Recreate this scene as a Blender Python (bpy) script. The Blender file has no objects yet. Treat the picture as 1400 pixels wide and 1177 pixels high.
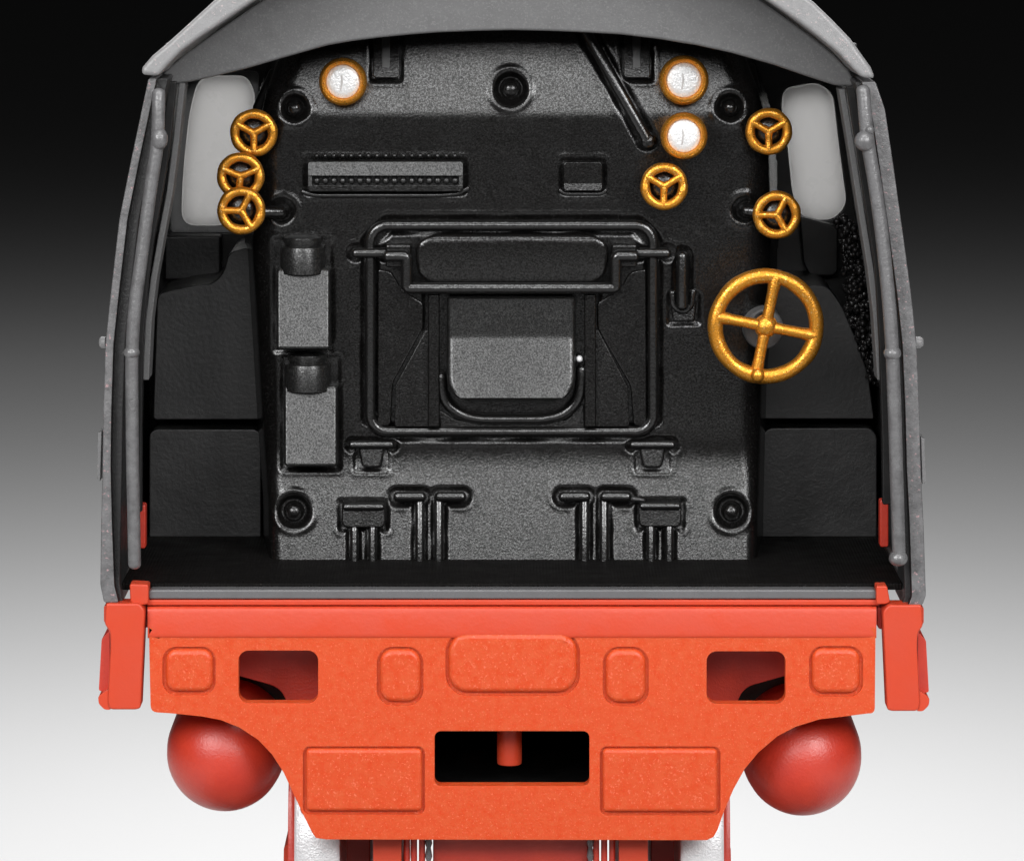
import bpy, bmesh, math, random
import numpy as np
from mathutils import Vector, Matrix, noise as mnoise

random.seed(7)
S = 3.2e-5                      # metres per unit: the cab of the H0 model is about 36 mm wide
D = 6000.0                      # camera distance, units
PITCH = math.radians(8.0)
CX, CY = 700.0, 588.5
TABLE_Z = -1180.0
scene = bpy.context.scene

# ------------------------------------------------------------------ camera
cp, sp = math.cos(PITCH), math.sin(PITCH)
FWD = np.array([0, cp, -sp]); RGT = np.array([1.0, 0, 0]); UPV = np.array([0, sp, cp])
CAM = -D * FWD
cd = bpy.data.cameras.new('camera'); cam = bpy.data.objects.new('camera', cd)
scene.collection.objects.link(cam); scene.camera = cam
cam.location = Vector(CAM * S)
cam.rotation_euler = (math.pi / 2 - PITCH, 0, 0)
cd.sensor_fit = 'HORIZONTAL'; cd.sensor_width = 36; cd.lens = 36 * D / 1400
cd.clip_start = 0.005; cd.clip_end = 20

# ------------------------------------------------------------------ world, lamps, exposure
wd = bpy.data.worlds.new('World'); scene.world = wd; wd.use_nodes = True
wd.node_tree.nodes['Background'].inputs[0].default_value = (1, 1, 1, 1)
wd.node_tree.nodes['Background'].inputs[1].default_value = 0.012
scene.view_settings.view_transform = 'Standard'
scene.view_settings.look = 'None'
scene.view_settings.exposure = 0.0
scene.view_settings.gamma = 1.0
scene.view_settings.use_curve_mapping = False


def area_lamp(name, loc, aim, sx, sy, power, spread=180):
    l = bpy.data.lights.new(name, 'AREA'); l.shape = 'RECTANGLE'; l.size = sx * S; l.size_y = sy * S
    l.energy = power; l.spread = math.radians(spread)
    o = bpy.data.objects.new(name, l); scene.collection.objects.link(o)
    o.location = Vector(loc) * S
    o.rotation_euler = (Vector(aim) - Vector(loc)).to_track_quat('-Z', 'Y').to_euler()
    return o


def polar(az, el, d):
    a, e = math.radians(az), math.radians(el)
    return (d * math.sin(a) * math.cos(e), -d * math.cos(a) * math.cos(e), d * math.sin(e))


area_lamp('softbox_left', polar(-34, 25, 5200), (0, 100, -100), 1900, 2000, 0.17)
area_lamp('softbox_right', polar(34, 25, 5200), (0, 100, -100), 1900, 2000, 0.17)
area_lamp('softbox_front', polar(0, 20, 7600), (0, 100, -100), 4000, 1900, 0.135)
area_lamp('fill_top', polar(0, 62, 4600), (0, 100, -100), 3400, 1500, 0.09)  # added fill from above for sloped faces and bevel edges
bl = bpy.data.lights.new('gradient_fill', 'SPOT'); bl.energy = 2.97; bl.spot_size = 2 * 1.411; bl.spot_blend = 0.342
bl.shadow_soft_size = 200 * S
blo = bpy.data.objects.new('gradient_fill', bl); scene.collection.objects.link(blo)
blo.location = Vector((0, 2044, TABLE_Z + 3990)) * S  # added unseen lamp: its falloff grades the background and backlights the windows

# ------------------------------------------------------------------ helpers


def P(px, py, y):
    """the point of the vertical plane Y = y that stands at (px, py) on the elevation drawing"""
    d = FWD * D + (px - CX) * RGT + (CY - py) * UPV
    t = (y - CAM[1]) / d[1]
    return CAM + t * d


def K(y):
    return (D + y * cp) / D


def PV(px, py, y):
    return Vector(P(px, py, y))


def nd(nt, t, loc=(0, 0), **kw):
    n = nt.nodes.new(t)
    for k, v in kw.items():
        setattr(n, k, v)
    return n


def material(name, col, rough=0.45, metal=0.0, grain=3.0, bump=0.3, col2=None, mix_scale=40, mix_bias=0.5,
             rough_var=0.12, spec=0.5, coat=0.0, speck=None, sss=0.0, trans=0.0, pattern=None, spec_var=0.0):
    """procedural plastic or paint: grain = size of the surface grain in units"""
    m = bpy.data.materials.new(name); m.use_nodes = True
    nt = m.node_tree; b = nt.nodes['Principled BSDF']
    tc = nd(nt, 'ShaderNodeTexCoord')
    def noise(size, detail=3, rgh=0.6):
        n = nd(nt, 'ShaderNodeTexNoise'); n.inputs['Scale'].default_value = 1.0 / (size * S)
        n.inputs['Detail'].default_value = detail; n.inputs['Roughness'].default_value = rgh
        nt.links.new(tc.outputs['Object'], n.inputs['Vector']); return n
    b.inputs['Metallic'].default_value = metal
    b.inputs['Specular IOR Level'].default_value = spec
    b.inputs['Coat Weight'].default_value = coat
    b.inputs['Coat Roughness'].default_value = 0.25
    if spec_var:
        sv = noise(2.3, 2, 0.7); sq = nd(nt, 'ShaderNodeMapRange')
        sq.inputs['From Min'].default_value = 0.38; sq.inputs['From Max'].default_value = 0.62
        sq.inputs['To Min'].default_value = spec * (1 - spec_var); sq.inputs['To Max'].default_value = min(1.0, spec * (1 + spec_var))
        nt.links.new(sv.outputs['Fac'], sq.inputs['Value']); nt.links.new(sq.outputs[0], b.inputs['Specular IOR Level'])
    if trans: b.inputs['Transmission Weight'].default_value = trans
    if sss:
        b.inputs['Subsurface Weight'].default_value = sss
        b.inputs['Subsurface Radius'].default_value = (1.0, 0.3, 0.15)
        b.inputs['Subsurface Scale'].default_value = 12 * S
    big = noise(mix_scale, 5, 0.65)
    c2 = col2 or tuple(c * 0.82 for c in col)
    mx = nd(nt, 'ShaderNodeMix', data_type='RGBA')
    rp = nd(nt, 'ShaderNodeMapRange'); rp.inputs['From Min'].default_value = mix_bias - 0.18; rp.inputs['From Max'].default_value = mix_bias + 0.18
    nt.links.new(big.outputs['Fac'], rp.inputs['Value']); nt.links.new(rp.outputs[0], mx.inputs['Factor'])
    mx.inputs['A'].default_value = (*col, 1); mx.inputs['B'].default_value = (*c2, 1)
    colour = mx.outputs['Result']
    fine = noise(grain, 2, 0.7)
    if speck:
        sm = nd(nt, 'ShaderNodeMix', data_type='RGBA'); sr = nd(nt, 'ShaderNodeMapRange')
        sr.inputs['From Min'].default_value = speck[1]; sr.inputs['From Max'].default_value = speck[1] + 0.08
        spn = noise(speck[2], 2, 0.6); nt.links.new(spn.outputs['Fac'], sr.inputs['Value'])
        nt.links.new(sr.outputs[0], sm.inputs['Factor']); nt.links.new(colour, sm.inputs['A']); sm.inputs['B'].default_value = (*speck[0], 1)
        colour = sm.outputs['Result']
    nt.links.new(colour, b.inputs['Base Color'])
    rr_ = nd(nt, 'ShaderNodeMapRange'); rr_.inputs['From Min'].default_value = 0.3; rr_.inputs['From Max'].default_value = 0.7
    rr_.inputs['To Min'].default_value = max(0.05, rough - rough_var); rr_.inputs['To Max'].default_value = min(1, rough + rough_var)
    nt.links.new(big.outputs['Fac'], rr_.inputs['Value']); nt.links.new(rr_.outputs[0], b.inputs['Roughness'])
    bp = nd(nt, 'ShaderNodeBump'); bp.inputs['Strength'].default_value = bump; bp.inputs['Distance'].default_value = grain * 0.9 * S
    h = fine.outputs['Fac']
    if pattern:
        sx = nd(nt, 'ShaderNodeSeparateXYZ'); nt.links.new(tc.outputs['Object'], sx.inputs[0])
        def sine(expr_a, expr_b, sgn):
            a = nd(nt, 'ShaderNodeMath', operation='ADD' if sgn > 0 else 'SUBTRACT')
            nt.links.new(expr_a, a.inputs[0]); nt.links.new(expr_b, a.inputs[1])
            s = nd(nt, 'ShaderNodeMath', operation='MULTIPLY'); nt.links.new(a.outputs[0], s.inputs[0]); s.inputs[1].default_value = 2 * math.pi / (pattern * S)
            r = nd(nt, 'ShaderNodeMath', operation='SINE'); nt.links.new(s.outputs[0], r.inputs[0]); return r.outputs[0]
        q = nd(nt, 'ShaderNodeMath', operation='MULTIPLY')
        nt.links.new(sine(sx.outputs[0], sx.outputs[1], 1), q.inputs[0]); nt.links.new(sine(sx.outputs[0], sx.outputs[1], -1), q.inputs[1])
        ad = nd(nt, 'ShaderNodeMath', operation='ADD'); nt.links.new(q.outputs[0], ad.inputs[0]); nt.links.new(h, ad.inputs[1]); h = ad.outputs[0]
    nt.links.new(h, bp.inputs['Height']); nt.links.new(bp.outputs['Normal'], b.inputs['Normal'])
    return m


M = {}
M['red'] = material('orange_red_plastic', (0.66, 0.066, 0.012), 0.42, grain=4, bump=0.16, col2=(0.67, 0.092, 0.02), mix_scale=12,
                    speck=((0.77, 0.15, 0.07), 0.60, 3.2), sss=0.35)
M['smooth_red'] = material('smooth_red_plastic', (0.63, 0.064, 0.024), 0.42, grain=8, bump=0.05, col2=(0.60, 0.058, 0.021), mix_scale=60, sss=0.2)
M['crimson'] = material('crimson_plastic', (0.63, 0.046, 0.019), 0.40, spec=0.85, rough_var=0.05, grain=4, bump=0.16, col2=(0.55, 0.032, 0.015), mix_scale=50)
M['grey'] = material('grey_paint', (0.135, 0.134, 0.135), 0.46, grain=3.0, bump=0.14, col2=(0.115, 0.114, 0.115), mix_scale=24, speck=((0.158, 0.158, 0.158), 0.56, 2.6))
M['edge'] = material('worn_grey_paint', (0.27, 0.268, 0.27), 0.40, grain=4.0, bump=0.18, col2=(0.22, 0.218, 0.22), mix_scale=14, speck=((0.40, 0.34, 0.34), 0.62, 4), spec=0.5)
M['shell'] = material('worn_wall_paint', (0.18, 0.177, 0.18), 0.38, grain=4.0, bump=0.25, col2=(0.085, 0.083, 0.085), mix_scale=12, speck=((0.40, 0.25, 0.26), 0.63, 5), spec=0.6)
M['rail'] = material('grey_rail_paint', (0.165, 0.163, 0.166), 0.32, grain=5.0, bump=0.2, col2=(0.09, 0.088, 0.09), mix_scale=14, spec=0.9)
M['gap_shade'] = material('gap_shade_grey', (0.035, 0.0345, 0.035), 0.4, grain=4.0, bump=0.25, col2=(0.022, 0.0215, 0.022), mix_scale=14)  # dark tone stands for the shade between wall edge and handrail
M['black'] = material('grained_black_paint', (0.0040, 0.0036, 0.0034), 0.225, grain=2.6, bump=0.15, col2=(0.003, 0.0027, 0.0026), mix_scale=40, speck=((0.016, 0.0155, 0.015), 0.56, 2.2), spec=0.66, rough_var=0.03, spec_var=0.55)
M['cast'] = material('cast_black_paint', (0.009, 0.0088, 0.0087), 0.30, grain=2.6, bump=0.16, col2=(0.006, 0.0058, 0.0057), mix_scale=30, speck=((0.030, 0.030, 0.029), 0.53, 2.0), spec=0.7, rough_var=0.04, spec_var=0.5)
M['satin'] = material('satin_black_plastic', (0.007, 0.0067, 0.0068), 0.34, grain=8, bump=0.06, col2=(0.012, 0.0115, 0.0115), mix_scale=90, spec=0.6, rough_var=0.04)
M['floor'] = material('checkered_black_plastic', (0.004, 0.0034, 0.0032), 0.65, grain=3, bump=0.35, pattern=9, speck=((0.04, 0.033, 0.03), 0.68, 3), spec=0.12)
M['box'] = material('glossy_black_box_plastic', (0.014, 0.0137, 0.014), 0.42, grain=7, bump=0.10, col2=(0.020, 0.0195, 0.0195), mix_scale=70, spec=0.9, rough_var=0.06)
M['fitting'] = material('shiny_black_paint', (0.0075, 0.0072, 0.007), 0.23, grain=4, bump=0.16, col2=(0.005, 0.0048, 0.0046), mix_scale=20, spec=1.0, rough_var=0.05)
M['lip'] = material('grey_lip_plastic', (0.15, 0.148, 0.153), 0.30, grain=6, bump=0.12, col2=(0.12, 0.118, 0.121), mix_scale=30, spec=0.6)  # grey base colour, lighter than the checkered floor plate
M['void'] = material('pocket_shade_black', (0.004, 0.0038, 0.0038), 0.8, grain=6, bump=0.1, spec=0.1)  # near-black colour puts deep shade into the coupling pocket
M['crust'] = material('lumpy_black_paint', (0.012, 0.011, 0.011), 0.28, grain=4, bump=0.4)
M['gold'] = material('gold_paint', (0.82, 0.36, 0.045), 0.32, metal=0.8, grain=2.8, bump=0.26, col2=(0.62, 0.24, 0.02), mix_scale=5, speck=((0.95, 0.62, 0.25), 0.62, 2.6))
M['white'] = material('silvery_white_paint', (0.88, 0.88, 0.88), 0.34, metal=0.35, grain=3.5, bump=0.40, col2=(0.66, 0.66, 0.66), mix_scale=6, mix_bias=0.58)
M['ink'] = material('grey_ink', (0.58, 0.57, 0.56), 0.5, grain=5, bump=0.1)
M['pane'] = material('milky_clear_plastic', (0.30, 0.295, 0.29), 0.30, grain=30, bump=0.05, col2=(0.26, 0.255, 0.25), mix_scale=120)
def _translucent(m, col, f):
    nt = m.node_tree; b = nt.nodes['Principled BSDF']; out = nt.nodes['Material Output']
    t = nt.nodes.new('ShaderNodeBsdfTranslucent'); t.inputs[0].default_value = (*col, 1)
    x = nt.nodes.new('ShaderNodeMixShader'); x.inputs[0].default_value = f
    nt.links.new(b.outputs[0], x.inputs[1]); nt.links.new(t.outputs[0], x.inputs[2]); nt.links.new(x.outputs[0], out.inputs['Surface'])
_translucent(M['pane'], (0.64, 0.635, 0.63), 0.47)
M['dim_pane'] = material('tinted_clear_plastic', (0.05, 0.05, 0.05), 0.25, grain=30, bump=0.05)
_translucent(M['dim_pane'], (0.36, 0.36, 0.36), 0.3)
M['silver'] = material('silver_paint', (0.86, 0.86, 0.87), 0.36, metal=0.3, grain=3, bump=0.3, col2=(0.70, 0.70, 0.71), mix_scale=20, speck=((0.45, 0.44, 0.44), 0.68, 4))
M['table'] = material('matte_grey_table_top', (0.2, 0.2, 0.2), 0.95, grain=40, bump=0.0, col2=(0.2, 0.2, 0.2), spec=0.0)

C = scene.collection
LOCO = bpy.data.objects.new('model_locomotive', None); C.objects.link(LOCO)
LOCO.location = Vector((0, 450, TABLE_Z)) * S
LOCO.empty_display_size = 0.005
LOCO['label'] = 'model steam locomotive seen from its open black cab end, above an orange red beam'
LOCO['category'] = 'model locomotive'
INV = Matrix.Translation(-LOCO.location)


def link(name, bm, mat, parent=None, label=None, bev=0.0, seg=3, y=0, smooth=True, angle=38, recalc=True):
    if recalc:
        bmesh.ops.recalc_face_normals(bm, faces=bm.faces)
    me = bpy.data.meshes.new(name); bm.to_mesh(me); bm.free()
    me.polygons.foreach_set('use_smooth', [smooth] * len(me.polygons))
    o = bpy.data.objects.new(name, me); C.objects.link(o)
    me.materials.append(M[mat])
    par = parent or LOCO
    o.parent = par
    if par is LOCO: o.matrix_parent_inverse = INV
    if bev:
        md = o.modifiers.new('edge', 'BEVEL'); md.width = bev * K(y) * S; md.segments = seg
        md.limit_method = 'ANGLE'; md.angle_limit = math.radians(angle); md.harden_normals = True
        md.use_clamp_overlap = True
    elif smooth:
        try:
            me.set_sharp_from_angle(angle=math.radians(50))
        except Exception:
            pass
    if label: o['label'] = label
    return o


def rr(x0, y0, x1, y1, r, n=7):
    if not isinstance(r, (tuple, list)): r = (r,) * 4
    out = []
    for (cx, cy, a0, q) in ((x0, y0, 180, r[0]), (x1, y0, 270, r[1]), (x1, y1, 0, r[2]), (x0, y1, 90, r[3])):
        q = max(q, 0.01)
        ox = cx + (q if cx == x0 else -q); oy = cy + (q if cy == y0 else -q)
        for i in range(n + 1):
            a = math.radians(a0 + 90 * i / n); out.append((ox + q * math.cos(a), oy + q * math.sin(a)))
    return out


def rnd(pts, r, n=5, closed=True):
    """round the corners of a polyline"""
    out = []; N = len(pts)
    for i, p in enumerate(pts):
        q = r[i] if isinstance(r, (list, tuple)) else r
        if (not closed and i in (0, N - 1)) or q <= 0:
            out.append(tuple(p)); continue
        p = Vector(p); a = Vector(pts[i - 1]); b = Vector(pts[(i + 1) % N])
        la, lb = (a - p).length, (b - p).length
        q_ = min(q, la * 0.48, lb * 0.48)
        s = p + (a - p).normalized() * q_; e = p + (b - p).normalized() * q_
        for k in range(n + 1):
            t = k / n
            out.append(tuple(s * (1 - t) ** 2 + p * 2 * t * (1 - t) + e * t * t))
    return out


def plate_bm(pts, fy, back, bm=None):
    bm = bm or bmesh.new()
    f = fy if callable(fy) else (lambda px, py: fy)
    fr, bk = [], []
    for (px, py) in pts:
        p = P(px, py, f(px, py)) * S
        fr.append(bm.verts.new(p)); bk.append(bm.verts.new((p[0], back * S, p[2])))
    n = len(pts)
    bm.faces.new(fr)
    bm.faces.new(bk[::-1])
    for i in range(n):
        j = (i + 1) % n
        bm.faces.new((fr[i], bk[i], bk[j], fr[j]))
    return bm


def plate(name, pts, fy, back, mat, parent=None, bev=3, seg=3, label=None):
    ys = fy if not callable(fy) else fy(*pts[0])
    return link(name, plate_bm(pts, fy, back), mat, parent, label, bev, seg, ys)


def tube_bm(pts, r, closed=False, n=12, bm=None, flat=1.0):
    """pts: 3-D points in units; r a radius or one per point"""
    bm = bm or bmesh.new(); pts = [Vector(p) for p in pts]; N = len(pts)
    rad = r if isinstance(r, (list, tuple)) else [r] * N
    if not closed:   # rounded ends
        d0 = (pts[0] - pts[1]).normalized(); d1 = (pts[-1] - pts[-2]).normalized()
        a, b = [], []
        for t in (0.999, 0.9, 0.65, 0.35):
            a.append((pts[0] + d0 * rad[0] * t * 0.8, rad[0] * math.sqrt(1 - t * t)))
        for t in (0.35, 0.65, 0.9, 0.999):
            b.append((pts[-1] + d1 * rad[-1] * t * 0.8, rad[-1] * math.sqrt(1 - t * t)))
        allp = a + list(zip(pts, rad)) + b
        pts = [p for p, _ in allp]; rad = [q for _, q in allp]; N = len(pts)
    rings = []; ref = None
    for i in range(N):
        if closed: t = (pts[(i + 1) % N] - pts[i - 1])
        else: t = pts[min(i + 1, N - 1)] - pts[max(i - 1, 0)]
        t.normalize()
        if ref is None:
            ref = Vector((0, 1, 0)) if abs(t.y) < 0.9 else Vector((0, 0, 1))
        u = (ref - t * ref.dot(t)).normalized(); ref = u; v = t.cross(u)
        rings.append([bm.verts.new((pts[i] + (u * math.cos(2 * math.pi * k / n) * flat + v * math.sin(2 * math.pi * k / n)) * rad[i]) * S) for k in range(n)])
    for i in range(N if closed else N - 1):
        A, B = rings[i], rings[(i + 1) % N]
        for k in range(n):
            bm.faces.new((A[k], A[(k + 1) % n], B[(k + 1) % n], B[k]))
    if not closed:
        bm.faces.new(rings[0][::-1]); bm.faces.new(rings[-1])
    return bm


def tube(name, pts, r, mat, parent=None, closed=False, n=12, label=None, flat=1.0):
    return link(name, tube_bm(pts, r, closed, n, flat=flat), mat, parent, label)


def lathe_bm(c, prof, n=40, axis='Y', bm=None):
    """prof: (radius, offset along axis) in units from centre c"""
    bm = bm or bmesh.new(); rings = []
    for (r, o) in prof:
        ring = []
        for k in range(n):
            a = 2 * math.pi * k / n
            if axis == 'Y': v = Vector((r * math.cos(a), o, r * math.sin(a)))
            elif axis == 'Z': v = Vector((r * math.cos(a), r * math.sin(a), o))
            else: v = Vector((o, r * math.cos(a), r * math.sin(a)))
            ring.append(bm.verts.new((Vector(c) + v) * S))
        rings.append(ring)
    for A, B in zip(rings, rings[1:]):
        for k in range(n):
            bm.faces.new((A[k], A[(k + 1) % n], B[(k + 1) % n], B[k]))
    bm.faces.new(rings[0]); bm.faces.new(rings[-1])
    return bm


def lathe(name, c, prof, mat, parent=None, n=40, axis='Y', label=None):
    return link(name, lathe_bm(c, prof, n, axis), mat, parent, label)


def dome(r, h, k=6):
    """front cap profile from rim to tip (towards the viewer is -Y)"""
    return [(r * math.cos(math.radians(90 * i / k)) + 0.01, -h * math.sin(math.radians(90 * i / k))) for i in range(k + 1)]


def loops_plate(name, outer, holes, yf, yb, mat, kink=None, bev=5, label=None):
    bm = bmesh.new(); edges = []
    for lp in [outer] + holes:
        vs = [bm.verts.new(P(x, y, yf) * S) for x, y in lp]
        edges += [bm.edges.new((vs[i], vs[(i + 1) % len(vs)])) for i in range(len(vs))]
    bmesh.ops.triangle_fill(bm, edges=edges, use_beauty=True, use_dissolve=False)
    if kink:
        for ky in kink[0]:
            z = P(CX, ky, yf)[2] * S
            bmesh.ops.bisect_plane(bm, geom=bm.verts[:] + bm.edges[:] + bm.faces[:], plane_co=(0, yf * S, z), plane_no=(0, 0, 1), dist=1e-8)
    r = bmesh.ops.extrude_face_region(bm, geom=bm.faces[:])
    for v in [g for g in r['geom'] if isinstance(g, bmesh.types.BMVert)]:
        v.co.y = yb * S; v.tag = True
    if kink:
        zs = [P(CX, ky, yf)[2] * S for ky in kink[0]]
        for v in bm.verts:
            if not v.tag:
                for z, t in zip(zs, kink[1]):
                    if v.co.z > z: v.co.y += (v.co.z - z) * math.tan(math.radians(t))
    return link(name, bm, mat, None, label, bev, 3, yf, angle=40)


# ------------------------------------------------------------------ setting: one table top, lit by an added lamp over it
bm = bmesh.new()
vs = [bm.verts.new(Vector(v) * S) for v in ((-60000, -9000, TABLE_Z), (60000, -9000, TABLE_Z), (60000, 90000, TABLE_Z), (-60000, 90000, TABLE_Z))]
bm.faces.new(vs)
me = bpy.data.meshes.new('table_top'); bm.to_mesh(me); bm.free()
tt = bpy.data.objects.new('ground', me); C.objects.link(tt); me.materials.append(M['table']); tt['kind'] = 'structure'

# ------------------------------------------------------------------ cab shell
ROOF_OUT = [(192, 102), (195, 92), (208, 77), (226, 62), (245, 45), (268, 24), (292, 2), (320, -20), (355, -43), (400, -68), (460, -93), (530, -113), (610, -126), (700, -131),
            (790, -126), (870, -113), (940, -93), (1000, -66), (1046, -42), (1082, -19), (1112, 3), (1138, 28), (1163, 54), (1178, 75), (1191, 93), (1197, 108)]
ROOF_IN = [(1178, 107), (1164, 93), (1146, 74), (1122, 54), (1094, 33), (1062, 10), (1028, -12), (985, -38), (930, -64), (864, -84), (790, -97), (700, -102),
           (610, -97), (536, -84), (470, -64), (412, -38), (372, -14), (338, 8), (306, 30), (276, 50), (249, 70), (229, 90), (216, 105)]
roof = plate('cab_roof', ROOF_OUT + ROOF_IN, -30, 690, 'edge', bev=6.5, seg=4)
for v_ in roof.data.vertices:
    if v_.co.y > 600 * S: v_.co.z -= 12 * S
GB = [(216, 108), (236, 88), (256, 72), (282, 53), (311, 33), (343, 11), (377, -11), (416, -35), (472, -61), (538, -81), (612, -94), (700, -99), (788, -94), (862, -81), (928, -61), (982, -35),
      (1025, -9), (1058, 13), (1090, 36), (1118, 57), (1142, 77), (1160, 96), (1170, 112), (1166, 119), (1140, 117), (1100, 104), (1060, 90), (1000, 73), (950, 62), (900, 54), (850, 48), (800, 45), (750, 43), (700, 42), (650, 43), (600, 45), (560, 48),
      (520, 52), (480, 57), (450, 62), (400, 76), (338, 94), (290, 106), (262, 112), (240, 116), (222, 116)]
plate('gable_plate', GB, 100, 135, 'grey', bev=4)

LWO = [(203, 107), (196, 140), (180, 215), (163, 300), (151, 404), (144, 470), (141, 560), (140, 640), (138, 720), (137, 800), (142, 824)]
RWO = [(1197, 112), (1210, 150), (1222, 230), (1236, 330), (1246, 404), (1253, 470), (1257, 560), (1259, 640), (1263, 720), (1266, 815), (1261, 828)]
def band(pts, o0, o1):
    A = [(x + o0, y) for x, y in pts]; B = [(x + (o1 if isinstance(o1, (int, float)) else o1(y)), y) for x, y in pts]
    return rnd(A + B[::-1], 3, 2)
lwall = plate('side_wall', band(LWO, 0, lambda y: 12 + 9 * max(0, (y - 640) / 180)), -6, 690, 'shell', bev=5)
plate('gap_shade_strip', band(LWO, 11, lambda y: 27), 10, 120, 'gap_shade', lwall, bev=4)  # added dark strip: shaded gap beside the handrail, put in the colour
rwall = plate('side_wall', band(RWO, -20, 0), -6, 690, 'shell', bev=6)
plate('gap_shade_strip', band(RWO, -29, -19), 10, 120, 'gap_shade', rwall, bev=4)  # right-hand strip, its gap shade likewise put in the colour
def dark_inside(o, sgn):
    o.data.materials.append(M['satin'])
    for p in o.data.polygons:
        if p.normal.x * sgn > 0.6: p.material_index = 1
dark_inside(lwall, 1); dark_inside(rwall, -1)

# thin cover strips and knobs that stand proud of the outer faces
plate('cover_strip', [(139, 590), (134, 592), (133, 655), (137, 658)], 120, 500, 'edge', lwall, bev=1)
plate('cover_strip', [(1259, 598), (1264, 600), (1266, 660), (1261, 662)], 60, 500, 'edge', rwall, bev=1)
lathe('knob', P(1254, 468, 40), [(0.1, 9), (5, 8), (8, 4), (8, -2)], 'edge', rwall, 20, 'X')
lathe('knob', P(142, 468, 40), [(8, 2), (8, -3), (5, -6), (0.1, -7)], 'edge', lwall, 20, 'X')

# inner upright strips beside the door openings
def strip(pts, w, y0, y1, mat, parent, name='door_post', bev=2):
    L = [(x - w / 2, y) for x, y in pts]; R = [(x + w / 2, y) for x, y in pts]
    return plate(name, L + R[::-1], y0, y1, mat, parent, bev=bev)

strip([(249, 114), (241, 190), (232, 262), (221, 320), (210, 382), (203, 440), (199, 520)], 9, 95, 150, 'grey', lwall)
strip([(236, 112), (228, 190), (217, 262), (206, 320), (197, 382), (190, 470), (188, 600), (188, 700)], 12, 75, 92, 'satin', lwall, 'door_frame')
strip([(1151, 122), (1164, 200), (1178, 290), (1190, 365), (1198, 430), (1204, 520)], 9, 95, 150, 'grey', rwall)
strip([(1163, 118), (1176, 200), (1190, 290), (1202, 365), (1208, 470), (1212, 600), (1213, 690)], 12, 75, 92, 'satin', rwall, 'door_frame')

# handrails
def rail(pts, r, name='handrail'):
    return link(name, tube_bm([PV(x, y, -26) for x, y in rnd(pts, 30, 6, False)], r, n=14), 'rail')

def bead(name, px, py, y, r, h, par):
    return lathe(name, P(px, py, y), [(r * math.sin(math.radians(t)) + 0.05, h * math.cos(math.radians(t))) for t in range(5, 180, 12)], 'rail', par, 28, 'Z')

hl = rail([(217, 128), (216, 196), (207, 250), (195, 340), (184, 420), (180, 482), (181, 620), (184, 771)], 9.0)
bead('upper_bracket', 218, 190, -30, 11.5, 15, hl)
bead('joint_knob', 180, 482, -27, 11, 9, hl)
hr = rail([(1180, 124), (1186, 196), (1196, 250), (1207, 330), (1216, 420), (1220, 482), (1223, 560), (1229, 760)], 9.4)
bead('upper_bracket', 1182, 193, -32, 13.5, 14, hr)
bead('bracket_pin', 1189, 178, -34, 6, 6, hr)
bead('joint_knob', 1220, 483, -27, 12, 10, hr)
bead('end_knob', 1228, 763, -28, 13, 11, hr)
# red strips behind the rails
plate('red_post', rr(186, 690, 199, 750, 3), 190, 215, 'crimson', bev=2, label='dark red post low inside the left wall')
plate('red_post', rr(1203, 684, 1215, 748, 3), 190, 215, 'crimson', bev=2, label='dark red post low inside the right wall')

# front wall of the cab with its two windows
LP = rnd([(272, 104), (338, 104), (349, 130), (343, 190), (328, 250), (318, 309), (247, 309), (250, 230), (259, 150)], [20, 14, 10, 30, 30, 24, 22, 40, 40], 5)
RP = rnd([(1072, 121), (1118, 113), (1139, 128), (1147, 200), (1158, 280), (1140, 301), (1098, 301), (1084, 270), (1076, 190), (1068, 145)], [20, 20, 16, 40, 24, 16, 26, 30, 40, 20], 5)
loops_plate('front_wall', [(225, 60), (700, 20), (1172, 60), (1178, 120), (1200, 420), (1205, 760), (195, 760), (200, 420), (225, 120)], [rr(233, 98, 353, 318, 6), RP], 640, 660, 'satin', bev=2)
w = plate('window', LP, 634, 650, 'pane', bev=3, label='milky front window behind the stacked gold wheels')
w = plate('window', RP, 634, 650, 'pane', bev=3, label='milky front window behind the two right gold wheels')
loops_plate('window_glazing', rr(230, 95, 356, 321, 6), [[(297 + (x - 297) * 0.96, 206 + (y - 206) * 0.97) for x, y in LP]], 644, 649, 'dim_pane', bev=0.5, label='tinted clear plate round the left window')
plate('window_panel', rr(224, 322, 302, 384, 4), 600, 639, 'box', bev=5)
plate('window_panel', rnd([(1093, 296), (1146, 310), (1146, 372), (1138, 378), (1108, 378), (1098, 360)], 6), 600, 639, 'satin', bev=5)

# seat boxes
plate('seat_box', rnd([(215, 402), (262, 391), (292, 388), (306, 372), (312, 346), (340, 338), (348, 440), (355, 574), (209, 574)], [10, 20, 10, 12, 10, 8, 20, 3, 6], 5), 436, 640, 'box', bev=7, label='tall black box with a stepped top by the left window')
plate('seat_box', rr(204, 587, 357, 738, (12, 12, 2, 2)), 430, 640, 'box', bev=7, label='lower black box by the left wall')
plate('seat_box', rnd([(1040, 390), (1130, 390), (1150, 415), (1170, 462), (1187, 510), (1195, 573), (1043, 573)], [8, 12, 20, 20, 20, 3, 3], 5), 436, 640, 'box', bev=7, label='black box with a sloping corner behind the large gold wheel')
plate('seat_box', rr(1042, 585, 1199, 735, (16, 16, 2, 2)), 430, 640, 'box', bev=7, label='lower black box by the right wall')

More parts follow.
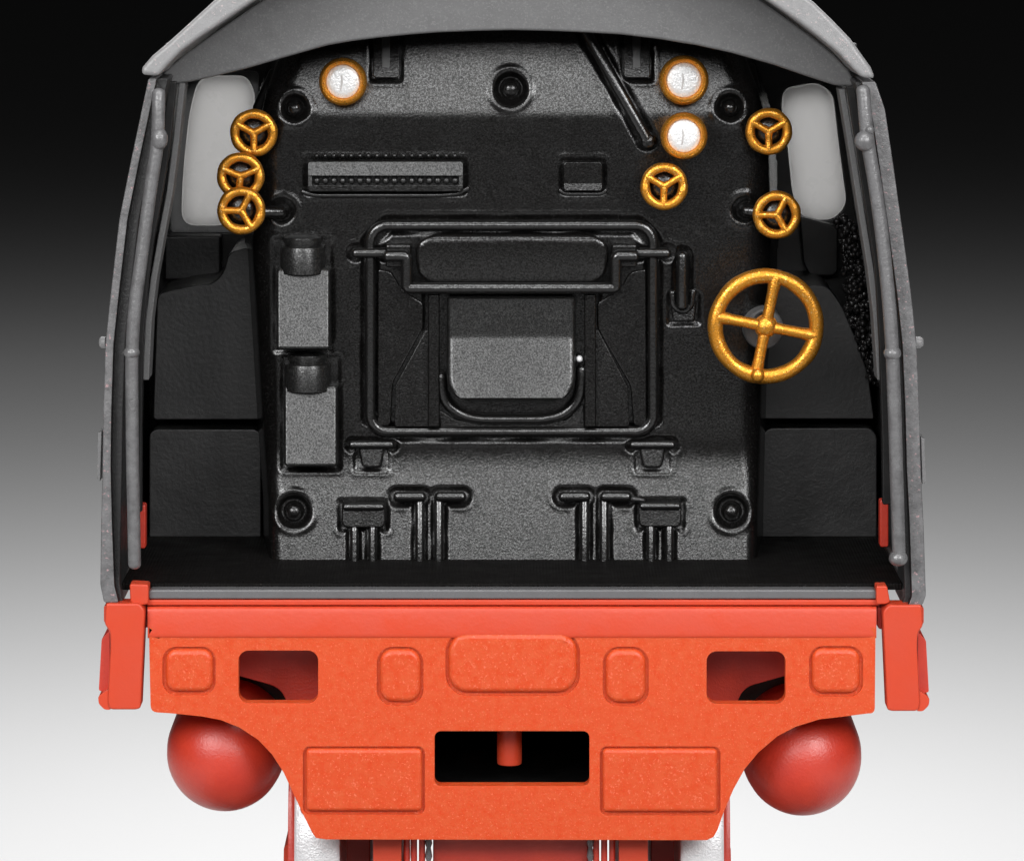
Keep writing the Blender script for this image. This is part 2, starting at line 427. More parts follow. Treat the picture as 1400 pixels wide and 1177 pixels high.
# lumpy filler on the right inner wall
def lumps():
    bm = bmesh.new()
    rnd_ = random.Random(3)
    path = [(1150, 300, 8), (1160, 318, 10), (1164, 340, 12), (1168, 366, 14), (1172, 392, 17), (1178, 418, 19), (1184, 445, 17), (1190, 470, 14), (1195, 495, 11), (1199, 520, 8)]
    for i in range(460):
        t = rnd_.random() * (len(path) - 1.001); k = int(t); f = t - k
        x = path[k][0] * (1 - f) + path[k + 1][0] * f; y = path[k][1] * (1 - f) + path[k + 1][1] * f; wd_ = path[k][2] * (1 - f) + path[k + 1][2] * f
        a = rnd_.random() * 6.283; q = wd_ * math.sqrt(rnd_.random()) * 1.25
        c = P(x + math.cos(a) * q, y + math.sin(a) * q * 0.8, 400 + rnd_.random() * 18 + q * 0.8)
        r = 2 + rnd_.random() * 4
        geo = bmesh.ops.create_icosphere(bm, subdivisions=2, radius=r * S, matrix=Matrix.Translation(Vector(c) * S) @ Matrix.Diagonal((1, 1.4, 0.8 + rnd_.random() * 0.6, 1)))
        for v in geo['verts']:
            v.co += Vector(mnoise.noise_vector(v.co / (5 * S))) * 1.4 * S
    bmesh.ops.create_cube(bm, size=1, matrix=Matrix.Translation(PV(1190, 420, 480) * S) @ Matrix.Diagonal((50 * S, 60 * S, 200 * S, 1)))
    return bm

o = link('lumpy_residue', lumps(), 'crust', rwall, recalc=False)

# floor
FL = -218
plate('cab_floor', rr(203, 806, 1199, 819, (5, 5, 3, 3)), 8, 660, 'lip', bev=6, label='black floor slab with a rounded grey front lip')
plate('floor_plate', rr(166, 797, 1234, 806.5, 2), 32, 650, 'floor', bev=6, label='finely checkered black floor plate')
plate('red_sill', rr(200, 820, 1204, 827.5, 2), 8, 300, 'smooth_red', bev=2)
plate('corner_post', rnd([(177, 798), (203, 799), (203, 826), (190, 828), (178, 824)], 4), -2, 30, 'smooth_red', bev=3)
plate('corner_post', rnd([(1198, 801), (1213, 801), (1217, 823), (1212, 826), (1198, 826)], 3), -2, 30, 'smooth_red', bev=3)

# ------------------------------------------------------------------ boiler backhead: cast plate with soft relief
XL = ([20, 60, 90, 120, 160, 200, 260, 330, 400, 450, 520, 600, 680, 770], [398, 388, 376, 366, 356, 350, 346, 345, 348, 351, 355, 360, 366, 368])
XR = ([20, 60, 90, 120, 160, 220, 330, 400, 450, 520, 600, 680, 770], [1004, 1014, 1024, 1036, 1046, 1052, 1054, 1051, 1047, 1042, 1040, 1037, 1035])
PROF_Y = np.arange(0, 790, 1.0)
def _profile():
    th = np.zeros_like(PROF_Y)   # slope dY/dpy, negative: leans away from the viewer towards the top
    def sm(a, b, x): t = np.clip((x - a) / (b - a), 0, 1); return t * t * (3 - 2 * t)
    top = math.tan(math.radians(9.5)); low = math.tan(math.radians(12)); mid = math.tan(math.radians(-2.5))
    th = top * (1 - sm(146, 168, PROF_Y)) + mid * sm(146, 168, PROF_Y) * (1 - sm(585, 650, PROF_Y)) + low * sm(585, 650, PROF_Y)
    yy = np.cumsum(th[::-1])[::-1]
    return yy - np.interp(765, PROF_Y, yy) + 225
PROF = _profile()
DIMPLES = [(403, 148, 21, 11), (998, 147, 21, 11), (698, 122, 25, 16), (402, 699, 25, 12), (1000, 699, 25, 12), (386, 288, 19, 7), (1018, 287, 19, 7)]


def surf(px, py):
    """depth of the backhead's face on the elevation drawing"""
    return float(np.interp(py, PROF_Y, PROF))


MOAT_BOXES = [(421, 221, 633, 262), (771, 222, 823, 261), (378, 330, 451, 478), (388, 490, 461, 638), (467, 688, 527, 722), (873, 687, 932, 721),
              (510, 40, 546, 107), (853, 40, 889, 107), (488, 606, 528, 640), (872, 606, 912, 640), (917, 405, 953, 440)]
MOAT_RODS = [(530, 308, 870, 308, 8), (506, 332, 506, 570, 8), (893, 332, 893, 570, 8), (530, 590, 870, 590, 8), (506, 332, 530, 308, 8), (893, 332, 870, 308, 8), (506, 566, 530, 590, 8), (893, 566, 870, 590, 8),
             (486, 346, 530, 346, 7), (868, 346, 914, 346, 7), (482, 608, 535, 608, 5), (866, 608, 919, 608, 5), (800, 40, 884, 192, 9), (933, 350, 933, 420, 8),
             (543, 679, 578, 679, 8), (600, 679, 632, 679, 8), (769, 679, 802, 679, 8), (826, 679, 858, 679, 8), (574, 680, 574, 776, 7), (600, 680, 600, 776, 7), (799, 680, 799, 776, 7), (826, 680, 826, 776, 7),
             (484, 720, 484, 776, 6), (509, 720, 509, 776, 6), (890, 720, 890, 776, 6), (915, 720, 915, 776, 6), (585, 402, 585, 584, 3), (815, 402, 815, 584, 3)]


def backhead():
    st = 1.7
    xs = np.arange(318, 1084, st); ys = np.arange(20, 772, st)
    X, Y = np.meshgrid(xs, ys)
    xl = np.interp(Y, *XL); xr = np.interp(Y, *XR)
    d = np.minimum(X - xl, xr - X)
    tq = np.clip((Y - 560) / 130, 0, 1); r = 38.0 - 16.0 * tq * tq * (3 - 2 * tq)
    q = np.clip(d, 0, r)
    fil = (r - np.sqrt(np.maximum(r * r - (r - q) ** 2, 0))) * 0.9
    fil += np.clip(-d, 0, 15) * 24
    Z = np.interp(Y, PROF_Y, PROF) + fil
    for (cx, cy, R, dep) in DIMPLES:
        rr_ = np.hypot(X - cx, Y - cy)
        t = np.clip((R - rr_) / 9.0, 0, 1); t = t * t * (3 - 2 * t)
        Z += t * dep
        Z -= 1.2 * np.exp(-((rr_ - R - 4) / 4.0) ** 2) * (1 + 0.5 * np.sin(3 * np.arctan2(Y - cy, X - cx) + cx))      # raised lip
    # the mould's soft hollow round every raised fitting
    best = np.full(X.shape, 1e3)
    for (x0, y0, x1, y1) in MOAT_BOXES:
        best = np.minimum(best, np.hypot(np.maximum(np.maximum(x0 - X, X - x1), 0), np.maximum(np.maximum(y0 - Y, Y - y1), 0)))
    for (x0, y0, x1, y1, q) in MOAT_RODS:
        L2 = (x1 - x0) ** 2 + (y1 - y0) ** 2; t = np.clip(((X - x0) * (x1 - x0) + (Y - y0) * (y1 - y0)) / L2, 0, 1)
        best = np.minimum(best, np.maximum(np.hypot(X - x0 - t * (x1 - x0), Y - y0 - t * (y1 - y0)) - q, 0))
    wob = 1 + 0.35 * np.sin(X * 0.071 + 1.3 * np.sin(Y * 0.043)) * np.sin(Y * 0.087 + 0.9 * np.sin(X * 0.031))
    Z += 2.9 * wob * np.exp(-(best / 4.6) ** 2) - 0.5 * wob * np.exp(-((best - 9) / 3.5) ** 2)
    Pn = CAM[None, None, :] + 0 * X[..., None]
    dirs = FWD[None, None] * D + (X - CX)[..., None] * RGT + (CY - Y)[..., None] * UPV
    tt_ = (Z - CAM[1]) / dirs[..., 1]
    V = (Pn + tt_[..., None] * dirs) * S
    ny, nx = X.shape
    idx = np.arange(nx * ny).reshape(ny, nx)
    F = np.stack([idx[:-1, :-1], idx[1:, :-1], idx[1:, 1:], idx[:-1, 1:]], -1).reshape(-1, 4)
    F = F[(d.reshape(-1)[F] > -9).any(1)]
    me = bpy.data.meshes.new('boiler_backhead'); me.from_pydata(V.reshape(-1, 3).tolist(), [], F.tolist())
    me.polygons.foreach_set('use_smooth', [True] * len(me.polygons)); me.update()
    o = bpy.data.objects.new('boiler_backhead', me); C.objects.link(o); me.materials.append(M['black'])
    o.parent = LOCO; o.matrix_parent_inverse = INV
    return o

BH = backhead()


def on(off):
    return lambda px, py: surf(px, py) - off


def bplate(name, pts, off, parent=None, mat='black', bev=3, tilt=0, label=None, seg=3):
    """raised plate on the backhead; tilt degrees leans its face back"""
    cy = sum(p[1] for p in pts) / len(pts); s0 = surf(0, cy); t = math.tan(math.radians(tilt))
    f = (lambda px, py: s0 - off - (py - cy) * t) if tilt is not None else on(off)
    return plate(name, pts, f, surf(0, cy) + 25, mat, parent, bev=bev, label=label, seg=seg)


def btube(name, pts, r, off, parent=None, mat='fitting', closed=False, rad=0, n=12):
    if rad: pts = rnd(pts, rad, 6, closed)
    return tube(name, [PV(x, y, surf(x, y) - off) for x, y in pts], r * K(350), mat, parent, closed, n)

for (cx, cy, R, dep) in DIMPLES[:5]:
    c = P(cx, cy, surf(cx, cy) + dep)
    pg = lathe('washout_plug', c, [(R * 0.64, 6), (R * 0.62, -5), (R * 0.56, -7), (R * 0.5, -5.5)] + [(a, b - 5) for a, b in dome(R * 0.47, 9)], 'black', BH)
c = P(698, 122, surf(698, 122) + 14)
for k in range(6):
    a = k * math.pi / 3 + 0.3
    pass

# firehole door assembly
door = btube('door_frame_rail', rr(506, 308, 893, 590, 24, 7), 7.5, 7, BH, closed=True)
def gplate(name, rows, xa, xb, fy, back, mat, parent, rim=9):
    """a sheet laid row by row; its left and right edges roll back"""
    bm = bmesh.new(); G = []
    for y in rows:
        a, b = xa(y), xb(y); row = []
        for f, bk in ((0, rim * 2.4), (0, rim), (0.008, rim * 0.38), (0.022, rim * 0.08), (0.05, 0), (0.5, 0), (0.95, 0), (0.978, rim * 0.08), (0.992, rim * 0.38), (1, rim), (1, rim * 2.4)):
            x = a + (b - a) * f; row.append(bm.verts.new(P(x, y, fy(x, y) + bk) * S))
        G.append(row)
    for row in G:
        row.insert(0, bm.verts.new((row[0].co.x, back * S, row[0].co.z))); row.append(bm.verts.new((row[-1].co.x, back * S, row[-1].co.z)))
    for e, y in ((0, rows[0]), (-1, rows[-1])):
        lst = [bm.verts.new((v.co.x, back * S, v.co.z)) for v in G[e]]
        G = [lst] + G if e == 0 else G + [lst]
    for A, B in zip(G, G[1:]):
        for k in range(len(A) - 1): bm.faces.new((A[k], A[k + 1], B[k + 1], B[k]))
    return link(name, bm, mat, parent)
def hood_x(y, s):
    t = max(0, (334 - y) / 14); u = max(0, (y - 366) / 20)
    return 700 + s * (132 - 22 * (1 - math.sqrt(max(0, 1 - min(1, t) ** 2))) - 10 * t - 12 * u * u - 0.10 * abs(y - 350))
hood = gplate('hood_plate', [320, 321.5, 324, 328, 333, 339, 345, 351, 357, 363, 368, 373, 378, 382, 385], lambda y: hood_x(y, -1), lambda y: hood_x(y, 1),
              lambda x, y: surf(0, 350) - 24 + 0.0016 * (y - 340) ** 2 + 0.05 * (y - 350) + max(0, 326 - y) ** 2 * 0.25, surf(0, 350) + 20, 'black', BH, rim=6)
crank = btube('hinge_crank', [(530, 350), (556, 350), (556, 394), (842, 394), (842, 350), (868, 350)], 8, 26, BH, rad=5)
for x0, x1 in ((527, 562), (836, 871)):
    bplate('hinge_block', rr(x0, 334, x1, 366, 4), 24, BH, bev=5)
btube('hinge_pin', [(486, 346), (528, 346)], 7, 14, BH)
btube('hinge_pin', [(870, 346), (912, 346)], 7, 14, BH)
bplate('cheek_plate', rnd([(516, 367), (535, 371), (552, 398), (579, 414), (579, 448), (537, 524), (534, 582), (516, 582)], 6, 4), 6, BH, bev=3)
bplate('cheek_plate', rnd([(884, 367), (862, 371), (847, 395), (816, 414), (816, 448), (862, 528), (866, 582), (884, 582)], 6, 4), 6, BH, bev=3)
bplate('gusset_plate', rnd([(582, 452), (588, 452), (588, 583), (540, 583), (541, 527)], 3, 2), 9, BH, bev=3, tilt=3)
bplate('gusset_plate', rnd([(814, 452), (818, 452), (858, 530), (860, 583), (812, 583)], 3, 2), 9, BH, bev=3, tilt=3)
bplate('guide_bar', rr(585, 402, 601, 584, 3), 18, BH, bev=4)
bplate('guide_bar', rr(799, 402, 815, 584, 3), 18, BH, bev=4)
# door leaf: upper half leans forward, lower half leans back
def leaf(px, py):
    s = surf(px, 470); k = 462
    return s - 22 + ((k - py) * math.tan(math.radians(-2)) if py < k else -(py - k) * math.tan(math.radians(17)))
def leaf_mesh():
    bm = plate_bm(rr(611, 404, 787, 549, (6, 6, 34, 34), 8), 0, 1)
    bm.free()
    xs0 = rr(611, 404, 787, 549, (6, 6, 34, 34), 8)
    rows = [404 + i * 5 for i in range(30)]
    bm = bmesh.new(); G = []
    def xr(y):
        q = 34
        if y > 549 - q: t = (y - (549 - q)) / q; return q - q * math.sqrt(max(0, 1 - t * t))
        if y < 410: return 6 - 6 * math.sqrt(max(0, 1 - ((410 - y) / 6) ** 2))
        return 0
    for y in rows:
        o_ = xr(y) * 0.92; a, b = 611 + o_, 787 - o_
        # thin rounded rim: outer columns fall back
        row = []
        for (f, back) in ((0, 24), (0.0, 9), (0.008, 3.5), (0.022, 0.6), (0.05, 0), (0.5, 0), (0.95, 0), (0.978, 0.6), (0.992, 3.5), (1, 9), (1, 24)):
            bb = back
            ed = min(y - 404, 549 - y)
            bb = max(bb, 9 - ed * 3 if ed < 3 else 0)
            x = a + (b - a) * f
            row.append(bm.verts.new(P(x, y, leaf(x, y) + bb) * S))
        G.append(row)
    last = [bm.verts.new((v.co.x, (surf(0, 540) + 10) * S, v.co.z)) for v in G[-1]]
    G.append(last)
    for A, B in zip(G, G[1:]):
        for k in range(len(A) - 1):
            bm.faces.new((A[k], A[k + 1], B[k + 1], B[k]))
    return bm
link('fire_door', leaf_mesh(), 'cast', BH)
btube('door_lip', [(603, 515), (605, 540), (614, 556), (632, 568), (655, 573), (742, 573), (768, 568), (785, 555), (793, 538), (795, 505)], 7.5, 9, BH, rad=12)
bplate('lip_plate', rnd([(600, 560), (625, 575), (775, 575), (798, 550), (799, 586), (602, 586)], 6, 4), 7, BH, bev=4, tilt=5)
lathe('door_paint_chip', P(792, 491, surf(0, 491) - 20), [(4.5, 8), (4.5, 0)] + dome(4.4, 4), 'silver', BH, 16)  # small bright bead standing for a chip in the door's paint

# lever right of the door
lev = btube('damper_lever', [(933, 350), (933, 418)], 8, 16, BH)
btube('damper_hook', [(919, 400), (921, 419), (933, 427), (945, 419), (948, 398)], 4.5, 8, BH, rad=10)
bplate('damper_base', rnd([(916, 410), (953, 410), (950, 440), (920, 440)], 6), 6, BH, bev=3, tilt=5)
# brackets under the door
for x, s in ((508, 1), (892, 1)):
    btube('bracket_bar', [(x - 27, 608), (x + 27, 608)], 5.5, 12, BH)
    bplate('bracket_tab', rnd([(x - 20, 606), (x + 20, 606), (x + 13, 640), (x - 13, 640)], 7), 7, BH, bev=4, tilt=8)

# lubricators
def lubricator(x0, x1, yt, yb, ct, capx0, capx1, label):
    b = bplate('lubricator', rr(x0, yt, x1, yb, 5), 40, BH, 'cast', bev=6, tilt=14, label=label)
    cx, rw = (capx0 + capx1) / 2, (capx1 - capx0) / 2 * K(330)
    yb_ = surf(0, yt) - 8
    top = P(cx, ct, yb_); bot = P(cx, yt + 6, yb_)
    h = top[2] - bot[2]
    lathe('lubricator_cap', bot, [(rw, 0), (rw, h * 0.62), (rw * 0.96, h * 0.70), (rw * 0.78, h * 0.72), (rw * 0.80, h * 0.78), (rw * 0.86, h * 0.84), (rw * 0.84, h * 0.95), (rw * 0.6, h)], 'cast', b, 36, 'Z')
lubricator(378, 451, 367, 478, 322, 384, 444, 'upper box lubricator with a round cap')
lubricator(388, 461, 527, 638, 482, 389, 452, 'lower box lubricator with a round cap')

# ribbed rack with two rows of beads
rk = bplate('gauge_rack', rr(421, 221, 633, 241, (4, 4, 1, 1)), 20, BH, 'cast', bev=3, tilt=11)
bplate('rack_groove', rr(423, 240, 631, 255, 2), 9, rk, 'satin', bev=1)
bplate('rack_foot', rr(421, 253, 633, 262, (1, 1, 4, 4)), 19, rk, 'black', bev=3, tilt=2)
for x0 in (421, 627): bplate('rack_cheek', rr(x0, 240, x0 + 6, 256, 1), 19, rk, 'cast', bev=1.5, tilt=4)
for (y, off, n, q) in ((247, 15, 17, 5.4), (213, 2, 17, 4.2)):
    b2 = bmesh.new()
    for i in range(n):
        x = 433 + i * (189 / (n - 1))
        lathe_bm(P(x, y, surf(x, y) - off), [(q, 4)] + dome(q * 0.98, 5, 4), 12, 'Y', b2)
    link('bead_row', b2, 'cast', rk)
btube('rack_ridge', [(414, 262), (430, 267), (600, 267), (626, 265), (640, 257)], 3.5, 1.5, BH, rad=6)
sc_ = bplate('small_cover', rr(771, 222, 823, 252, (5, 5, 1, 1)), 16, BH, bev=5, tilt=-2)
bplate('cover_lip', rr(771, 249, 823, 261, (1, 1, 5, 5)), 17, sc_, bev=3, tilt=16)
btube('cover_ridge', [(766, 260), (772, 265), (822, 265), (828, 260)], 3.0, 1.5, BH, rad=4)

# channels and pipes under the roof
for x0 in (510, 853):
    f = bplate('pipe_channel', rr(x0, 40, x0 + 36, 107, (2, 2, 5, 5)), 10, BH, bev=4, tilt=15)
    plate('channel_slot', rr(x0 + 12, 44, x0 + 23, 97, 4), lambda px, py: surf(0, py) - 12, surf(0, 60) + 10, 'satin', f, bev=1)
btube('regulator_pipe', [(800, 40), (842, 116), (884, 190)], 8, 10, BH)
lathe('pipe_end', P(886, 193, surf(0, 193) - 4), [(11, 6), (11, -10), (8, -13), (0.1, -14)], 'black', BH, 20)
for pts in ([(384, 88), (350, 160)], [(374, 100), (352, 148)], [(1014, 80), (1040, 150)], [(1026, 92), (1034, 128)]):
    tube('lever_arm', [PV(x, y, 330) for x, y in pts], 7, 'satin', BH)

# foot pedals and pipes along the bottom
def pedal(x0, x1, yt, yb):
    b = bplate('pedal_box', rr(x0, yt, x1, yb, (3, 3, 9, 9)), 14, BH, bev=4, tilt=8)
    btube('pedal_rod', [(x0 + 5, yt + 5), (x1 - 5, yt + 5)], 5, 19, b)
    for x in ((x0 + x1) / 2 - 12.5, (x0 + x1) / 2 + 12.5):
        btube('pedal_stem', [(x, yb - 2), (x, yb + 6), (x, 776)], 6, 6, b)
pedal(467, 527, 688, 722); pedal(873, 932, 687, 721)
for bx0, bx1, sx in ((543, 577, 574), (600, 632, 600), (769, 802, 799), (826, 858, 826)):
    b = btube('drain_pipe', [(sx, 680), (sx, 776)], 6.5, 6, BH)
    btube('pipe_head', [(bx0, 679), (bx1, 679)], 7, 12, b)
tube('flash_bit', [PV(862, 682, surf(0, 682) - 8), PV(880, 684, surf(0, 684) - 9)], [5, 3], 'cast', BH)

# ------------------------------------------------------------------ pressure gauges
def gauge(px, py, R, Y, label):
    k = K(Y); R *= k; c = P(px, py, Y); rt = R * 0.19
    prof = [(R * 0.86, 40), (R * 0.93, 6), (R, 1), (R * 1.0, -3), (R * 0.95, -8), (R * 0.87, -10), (R * 0.78, -8), (R * 0.70, -2), (R * 0.68, 3)]
    g = lathe('pressure_gauge', c, prof, 'gold', n=48, label=label)
    lathe('gauge_dial', c, [(R * 0.72, 3), (R * 0.71, -1.0), (R * 0.66, -3.4), (R * 0.4, -4.6), (0.1, -5)], 'white', g, 40)
    nb = tube_bm([Vector(c) + Vector((-2, -4.6, 9)), Vector(c) + Vector((-1, -5.6, 2)), Vector(c) + Vector((-3, -4.6, -12))], [0.8, 1.2, 0.8], n=8)
    link('gauge_needle', nb, 'ink', g)
gauge(469, 112, 32.5, 215, 'gold rimmed gauge with a white dial at the top left of the plate')
gauge(935, 110, 33.5, 215, 'upper of the two gold rimmed gauges on the right')
gauge(935, 186, 32, 205, 'lower of the two gold rimmed gauges, above a gold wheel')


# ------------------------------------------------------------------ hand wheels
def handwheel(px, py, R, Y, tr, angles, label, hub=0.16, stem_r=9, disc=True):
    k = K(Y); c = Vector(P(px, py, Y)); R *= k; tr *= k; Rm = R - tr
    N = 84
    pts = [c + Vector((Rm * math.cos(2 * math.pi * i / N), 0, Rm * math.sin(2 * math.pi * i / N))) for i in range(N)]
    rad = [tr * (1 + 0.035 * math.sin(2 * math.pi * i / N * 5 + px) + 0.03 * math.sin(2 * math.pi * i / N * 9 + py)) for i in range(N)]
    rim = link('hand_wheel', tube_bm(pts, rad, True, 14), 'gold', label=label)
    for a in angles:
        a = math.radians(a); d = Vector((math.cos(a), 0, math.sin(a)))
        link('wheel_spoke', tube_bm([c + d * Rm * t + Vector((0, -1, 0)) for t in (0.03, 0.35, 0.7, 0.97)], [tr * 0.85, tr * 0.72, tr * 0.74, tr * 0.95], n=12), 'gold', rim)
    hr_ = R * hub
    lathe('wheel_hub', c + Vector((0, 2, 0)), [(hr_, 5), (hr_, -3)] + [(a, b - 3) for a, b in dome(hr_ * 0.98, hr_ * 0.8)], 'gold', rim, 24)
    back = max(surf(px, py), Y + 60) + 30
    if 345 < px < 1046: back = surf(px, py) + 15
    else: back = 560
    prof = [(stem_r, back - Y), (stem_r, 16)]
    if disc:
        prof += [(Rm * 0.86, 15), (Rm * 0.88, 12), (Rm * 0.7, 7), (stem_r * 0.8, 4), (0.1, 3)]
    else:
        prof += [(stem_r * 1.0, 6), (0.1, 4)]
    lathe('wheel_stem', c, prof, 'black', rim, 28)
    return rim

Yw = (90, 210, 330)
handwheel(347, 182, 32.5, 222, 6.7, (28, 152, 270), 'top one of the three stacked gold hand wheels on the left')
handwheel(329, 241, 32.5, 208, 6.7, (22, 158, 262), 'middle one of the three stacked gold hand wheels on the left')
handwheel(330, 288, 33, 192, 6.7, (62, 180, 300), 'lowest of the three stacked gold hand wheels on the left')
handwheel(1051, 180, 32, 216, 6.7, (30, 150, 270), 'small gold hand wheel beside the top of the right window')
handwheel(908, 255, 32.5, 200, 6.7, (32, 150, 268), 'small gold hand wheel below the lower gauge')
handwheel(1062, 294, 33, 200, 6.7, (62, 180, 300), 'small gold hand wheel beside the bottom of the right window')
big = handwheel(1047, 446, 79.5, 162, 10.5, (79, 169, 259, 349), 'large four spoked gold hand wheel at the right of the plate', hub=0.2, stem_r=15, disc=False)
lathe('wheel_flange', P(1044, 450, 218), [(29, 160), (29, 2), (26, -2), (12, -4), (0.1, -4)], 'grey', big, 32)
link('wheel_grip', tube_bm([PV(1036, 513, 162), PV(1036, 513, 150)], [10.5, 10]), 'gold', big)
# ring bosses where the side stems leave the plate
for cx, cy in ((384, 288), (1020, 287)):
    lathe('stem_boss', P(cx, cy, surf(cx, cy) + 10), [(15, 6), (15, -8), (12, -11), (8, -9), (7, -16), (0.1, -18)], 'black', BH, 24)
tube('stem_rod', [PV(384, 290, 235), PV(345, 290, 220)], 9, 'black', BH)
tube('stem_rod', [PV(1020, 288, 235), PV(1052, 292, 225)], 9, 'black', BH)

# ------------------------------------------------------------------ rear beam
BEAM = rnd([(203, 858), (1197, 858), (1196, 976)], [1, 1, 9], 4)
BEAM += [(1155, 979), (1120, 983), (1088, 993), (1063, 1006), (1037, 1028), (1018, 1051), (1003, 1078), (990, 1108), (981, 1134)]
BEAM += [(975, 1144), (966, 1148), (940, 1148), (446, 1147), (432, 1145), (427, 1138)]
BEAM += [(414, 1112), (401, 1084), (388, 1056), (372, 1031), (353, 1011), (327, 994), (302, 984), (276, 979), (247, 976)]
BEAM += rnd([(230, 974.5), (206, 973), (204, 880)], [0, 9, 0], 4)
PADS = [(226, 888, 291, 946, 15), (519, 888, 575, 960, 18), (613, 866, 789, 947, 26), (828, 888, 883, 961, 18), (1110, 887, 1176, 948, 15), (418, 1024, 577, 1109, 6), (824, 1024, 981, 1110, 6)]
GAP = 4.0
HOLES = [rr(326, 889, 435, 961, 14), rr(966, 890, 1074, 962, 14), rr(594, 999, 806, 1074, 9)]
HOLES += [rr(a - GAP, b - GAP, c + GAP, d + GAP, r + GAP, 8) for a, b, c, d, r in PADS]
beam = loops_plate('rear_beam', BEAM, HOLES, 0, 24, 'red', None, bev=4)
def top_strip():
    rows = [829.2, 829.6, 830.6, 832.5, 835, 839, 844, 849, 854, 859, 863, 866, 868.5, 870.3, 871.4, 872]
    f = lambda x, y: -1.3 + max(0, 868 - y) * 0.06 + max(0, 868 - y) ** 2 * 0.0017 + max(0, 833.5 - y) ** 2 * 0.25 + max(0, y - 868.5) ** 2 * 0.12
    return gplate('top_strip', rows, lambda y: 201.8, lambda y: 1198.2, f, 23.5, 'smooth_red', beam, rim=1.5)
top_strip()
for a, b, c, d, r in PADS:
    f = lambda px, py: -5 + max(0, (874 - py)) * 0.11
    plate('raised_panel', rr(a, b, c, d, r, 8), f, 20, 'red', beam, bev=8, seg=5)
    plate('panel_seat', rr(a - 8, b - 8, c + 8, d + 8, r + 8, 8), 4.5, 22, 'red', beam, bev=0)

# things seen through and under the beam
bx = bmesh.new()
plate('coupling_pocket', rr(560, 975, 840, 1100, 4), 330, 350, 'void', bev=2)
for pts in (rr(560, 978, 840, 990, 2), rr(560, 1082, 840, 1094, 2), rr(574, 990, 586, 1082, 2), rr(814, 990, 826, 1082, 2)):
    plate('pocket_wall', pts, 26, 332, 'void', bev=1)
pin = lathe('coupling_pin', P(696.5, 1043, 85), [(14, -2), (17, 0), (17.5, 6), (17.5, 70)], 'smooth_red', None, 24, 'Z')
for m_ in (lambda x: x, lambda x: 1400 - x):
    plate('frame_cross_plate', rnd([(m_(x), y) for x, y in [(306, 866), (456, 866), (456, 985), (402, 985), (384, 940), (306, 918)]], [2, 2, 2, 8, 16, 2]), 120, 160, 'crimson', bev=5)
    plate('opening_shade_plate', [(m_(x), y) for x, y in [(300, 880), (460, 880), (460, 972), (300, 972)]], 230, 250, 'satin', bev=1)  # dark plate added as the shadow low in the side openings

# cab side skirts beside the beam
def skirt(mir, dy=0):
    f = (lambda p: p) if not mir else (lambda p: (1405 - p[0], p[1] + dy))
    o = plate('side_skirt', [f(p) for p in rnd([(145, 825), (190, 825), (198, 834), (195, 900), (192, 968), (186, 970), (150, 970), (147, 960), (151, 880), (150, 864), (143, 853)], [3, 4, 6, 20, 5, 4, 6, 6, 10, 4, 3], 4)], -12, 30, 'smooth_red', bev=5)
    plate('skirt_step', [f(p) for p in rnd([(150, 862), (139, 873), (135, 944), (150, 946)], [2, 3, 3, 2], 3)], 8, 120, 'crimson', o, bev=2)
    plate('skirt_foot', [f(p) for p in rnd([(150, 942), (145, 944), (134, 952), (135, 962), (143, 970), (152, 970)], 3, 3)], -9, 120, 'smooth_red', o, bev=3)
    plate('skirt_notch_plate', [f(p) for p in rnd([(150, 827), (142, 828), (142, 850), (150, 856)], 2, 2)], 2, 60, 'smooth_red', o, bev=2)
    plate('skirt_link', [f(p) for p in [(192, 828), (206, 828), (206, 853), (203, 858), (199, 858), (192, 854)]], 24, 60, 'crimson', o, bev=2)
skirt(False); skirt(True, 2)

# air tanks with domed ends
def tank(px, py, R, Y, label):
    c = P(px, py, Y + R); R *= K(Y + R)
    prof = [(R * 0.98 * math.cos(math.radians(a)) + 0.05, -R * 0.93 * math.sin(math.radians(a))) for a in range(90, -1, -6)] + [(R, 20), (R, 640), (R * 0.9, 670), (R * 0.5, 690), (0.1, 700)]
    lathe('air_tank', c, prof, 'crimson', None, 64, label=label)
tank(308, 1029, 82, 34, 'red round ended air tank under the left end of the beam')
tank(1097, 1034, 83, 34, 'red round ended air tank under the right end of the beam')

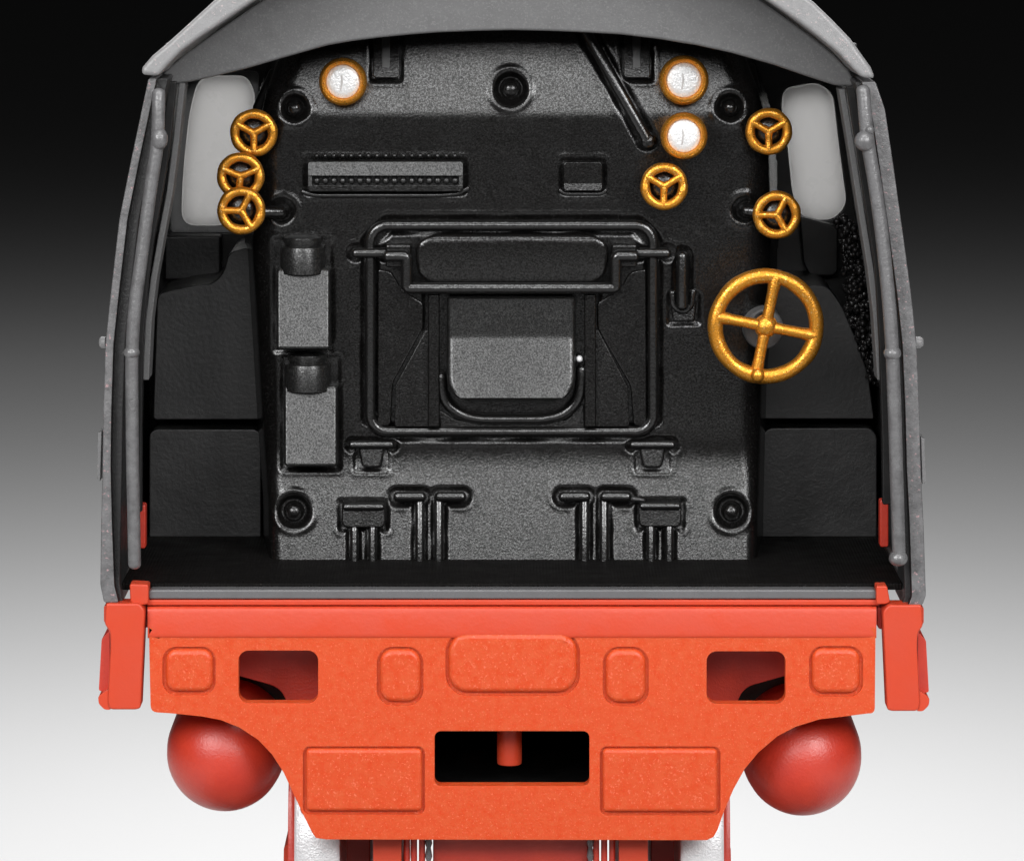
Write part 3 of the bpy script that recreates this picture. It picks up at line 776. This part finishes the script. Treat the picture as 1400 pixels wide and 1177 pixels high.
# running gear under the beam
def wheel(x0, x1, flange, label):
    Yc = 372; a = P(x0, 1177, Yc - 300); b = P(x1, 1177, Yc - 300)
    zc = P(x0, 1215, Yc - 300)[2]; R = 300.0; wdt = b[0] - a[0]
    c = (a[0], Yc, zc)
    tyre = [(R * 0.8, 0), (R - 3, 0), (R, 4), (R + 2, wdt * 0.5), (R + 1, wdt - 5), (R - 2, wdt), (R * 0.8, wdt)]
    w_ = lathe('driving_wheel', c, [(R * 0.1, 8), (R * 0.8, 8), (R * 0.8, wdt - 8), (R * 0.1, wdt - 8)], 'crimson', None, 96, 'X', label)
    lathe('wheel_tyre', c, tyre, 'silver', w_, 96, 'X')
    s = -1 if flange < 0 else 1
    fx = -9 if s < 0 else wdt
    lathe('wheel_guard', (c[0] + fx, Yc, zc), [(R * 0.6, 0), (R - 4, 0), (R - 2, 4), (R - 4, 9), (R * 0.6, 9)], 'crimson', w_, 96, 'X')
    return zc - R
zb = wheel(402, 464, -1, 'silver rimmed wheel under the left of the beam')
wheel(931, 990, 1, 'silver rimmed wheel under the right of the beam')
plate('axle', rr(400, 1300, 992, 1330, 10), 410, 440, 'crimson', bev=5)
def low(name, x0, x1, y0, yf, yb, mat, bev=2, y1=1300):
    return plate(name, rr(x0, y0, x1, y1, 2), yf, yb, mat, bev=bev)
low('centre_block', 592, 804, 1135, 70, 620, 'crimson', 4)
low('axle_box', 510, 549, 1120, 45, 620, 'smooth_red', 4)
low('axle_box', 846, 886, 1120, 45, 620, 'smooth_red', 4)
low('frame_plate', 466, 506, 1060, 330, 900, 'crimson')
low('frame_plate', 890, 930, 1060, 330, 900, 'crimson')
for x in (556, 566, 577, 815, 826, 837):
    tube('brake_rod', [PV(x, 1110, 60), PV(x, 1300, 60)], 4.5, 'crimson')
for x in (586, 807):
    tube('spring_link', [PV(x, 1110 + i * 6, 58) for i in range(30)], [4.2 + 1.2 * math.sin(i * 2.1) for i in range(30)], 'rail')
plate('wheel_apron', rnd([(388, 1158), (397, 1150), (400, 1300), (386, 1300)], 3), 200, 330, 'smooth_red', bev=2)
plate('wheel_apron', rnd([(993, 1150), (999, 1158), (1002, 1300), (992, 1300)], 3), 200, 330, 'smooth_red', bev=2)
plate('main_frame', rr(380, 900, 1020, 1010, 6), 670, 1300, 'satin', bev=4)
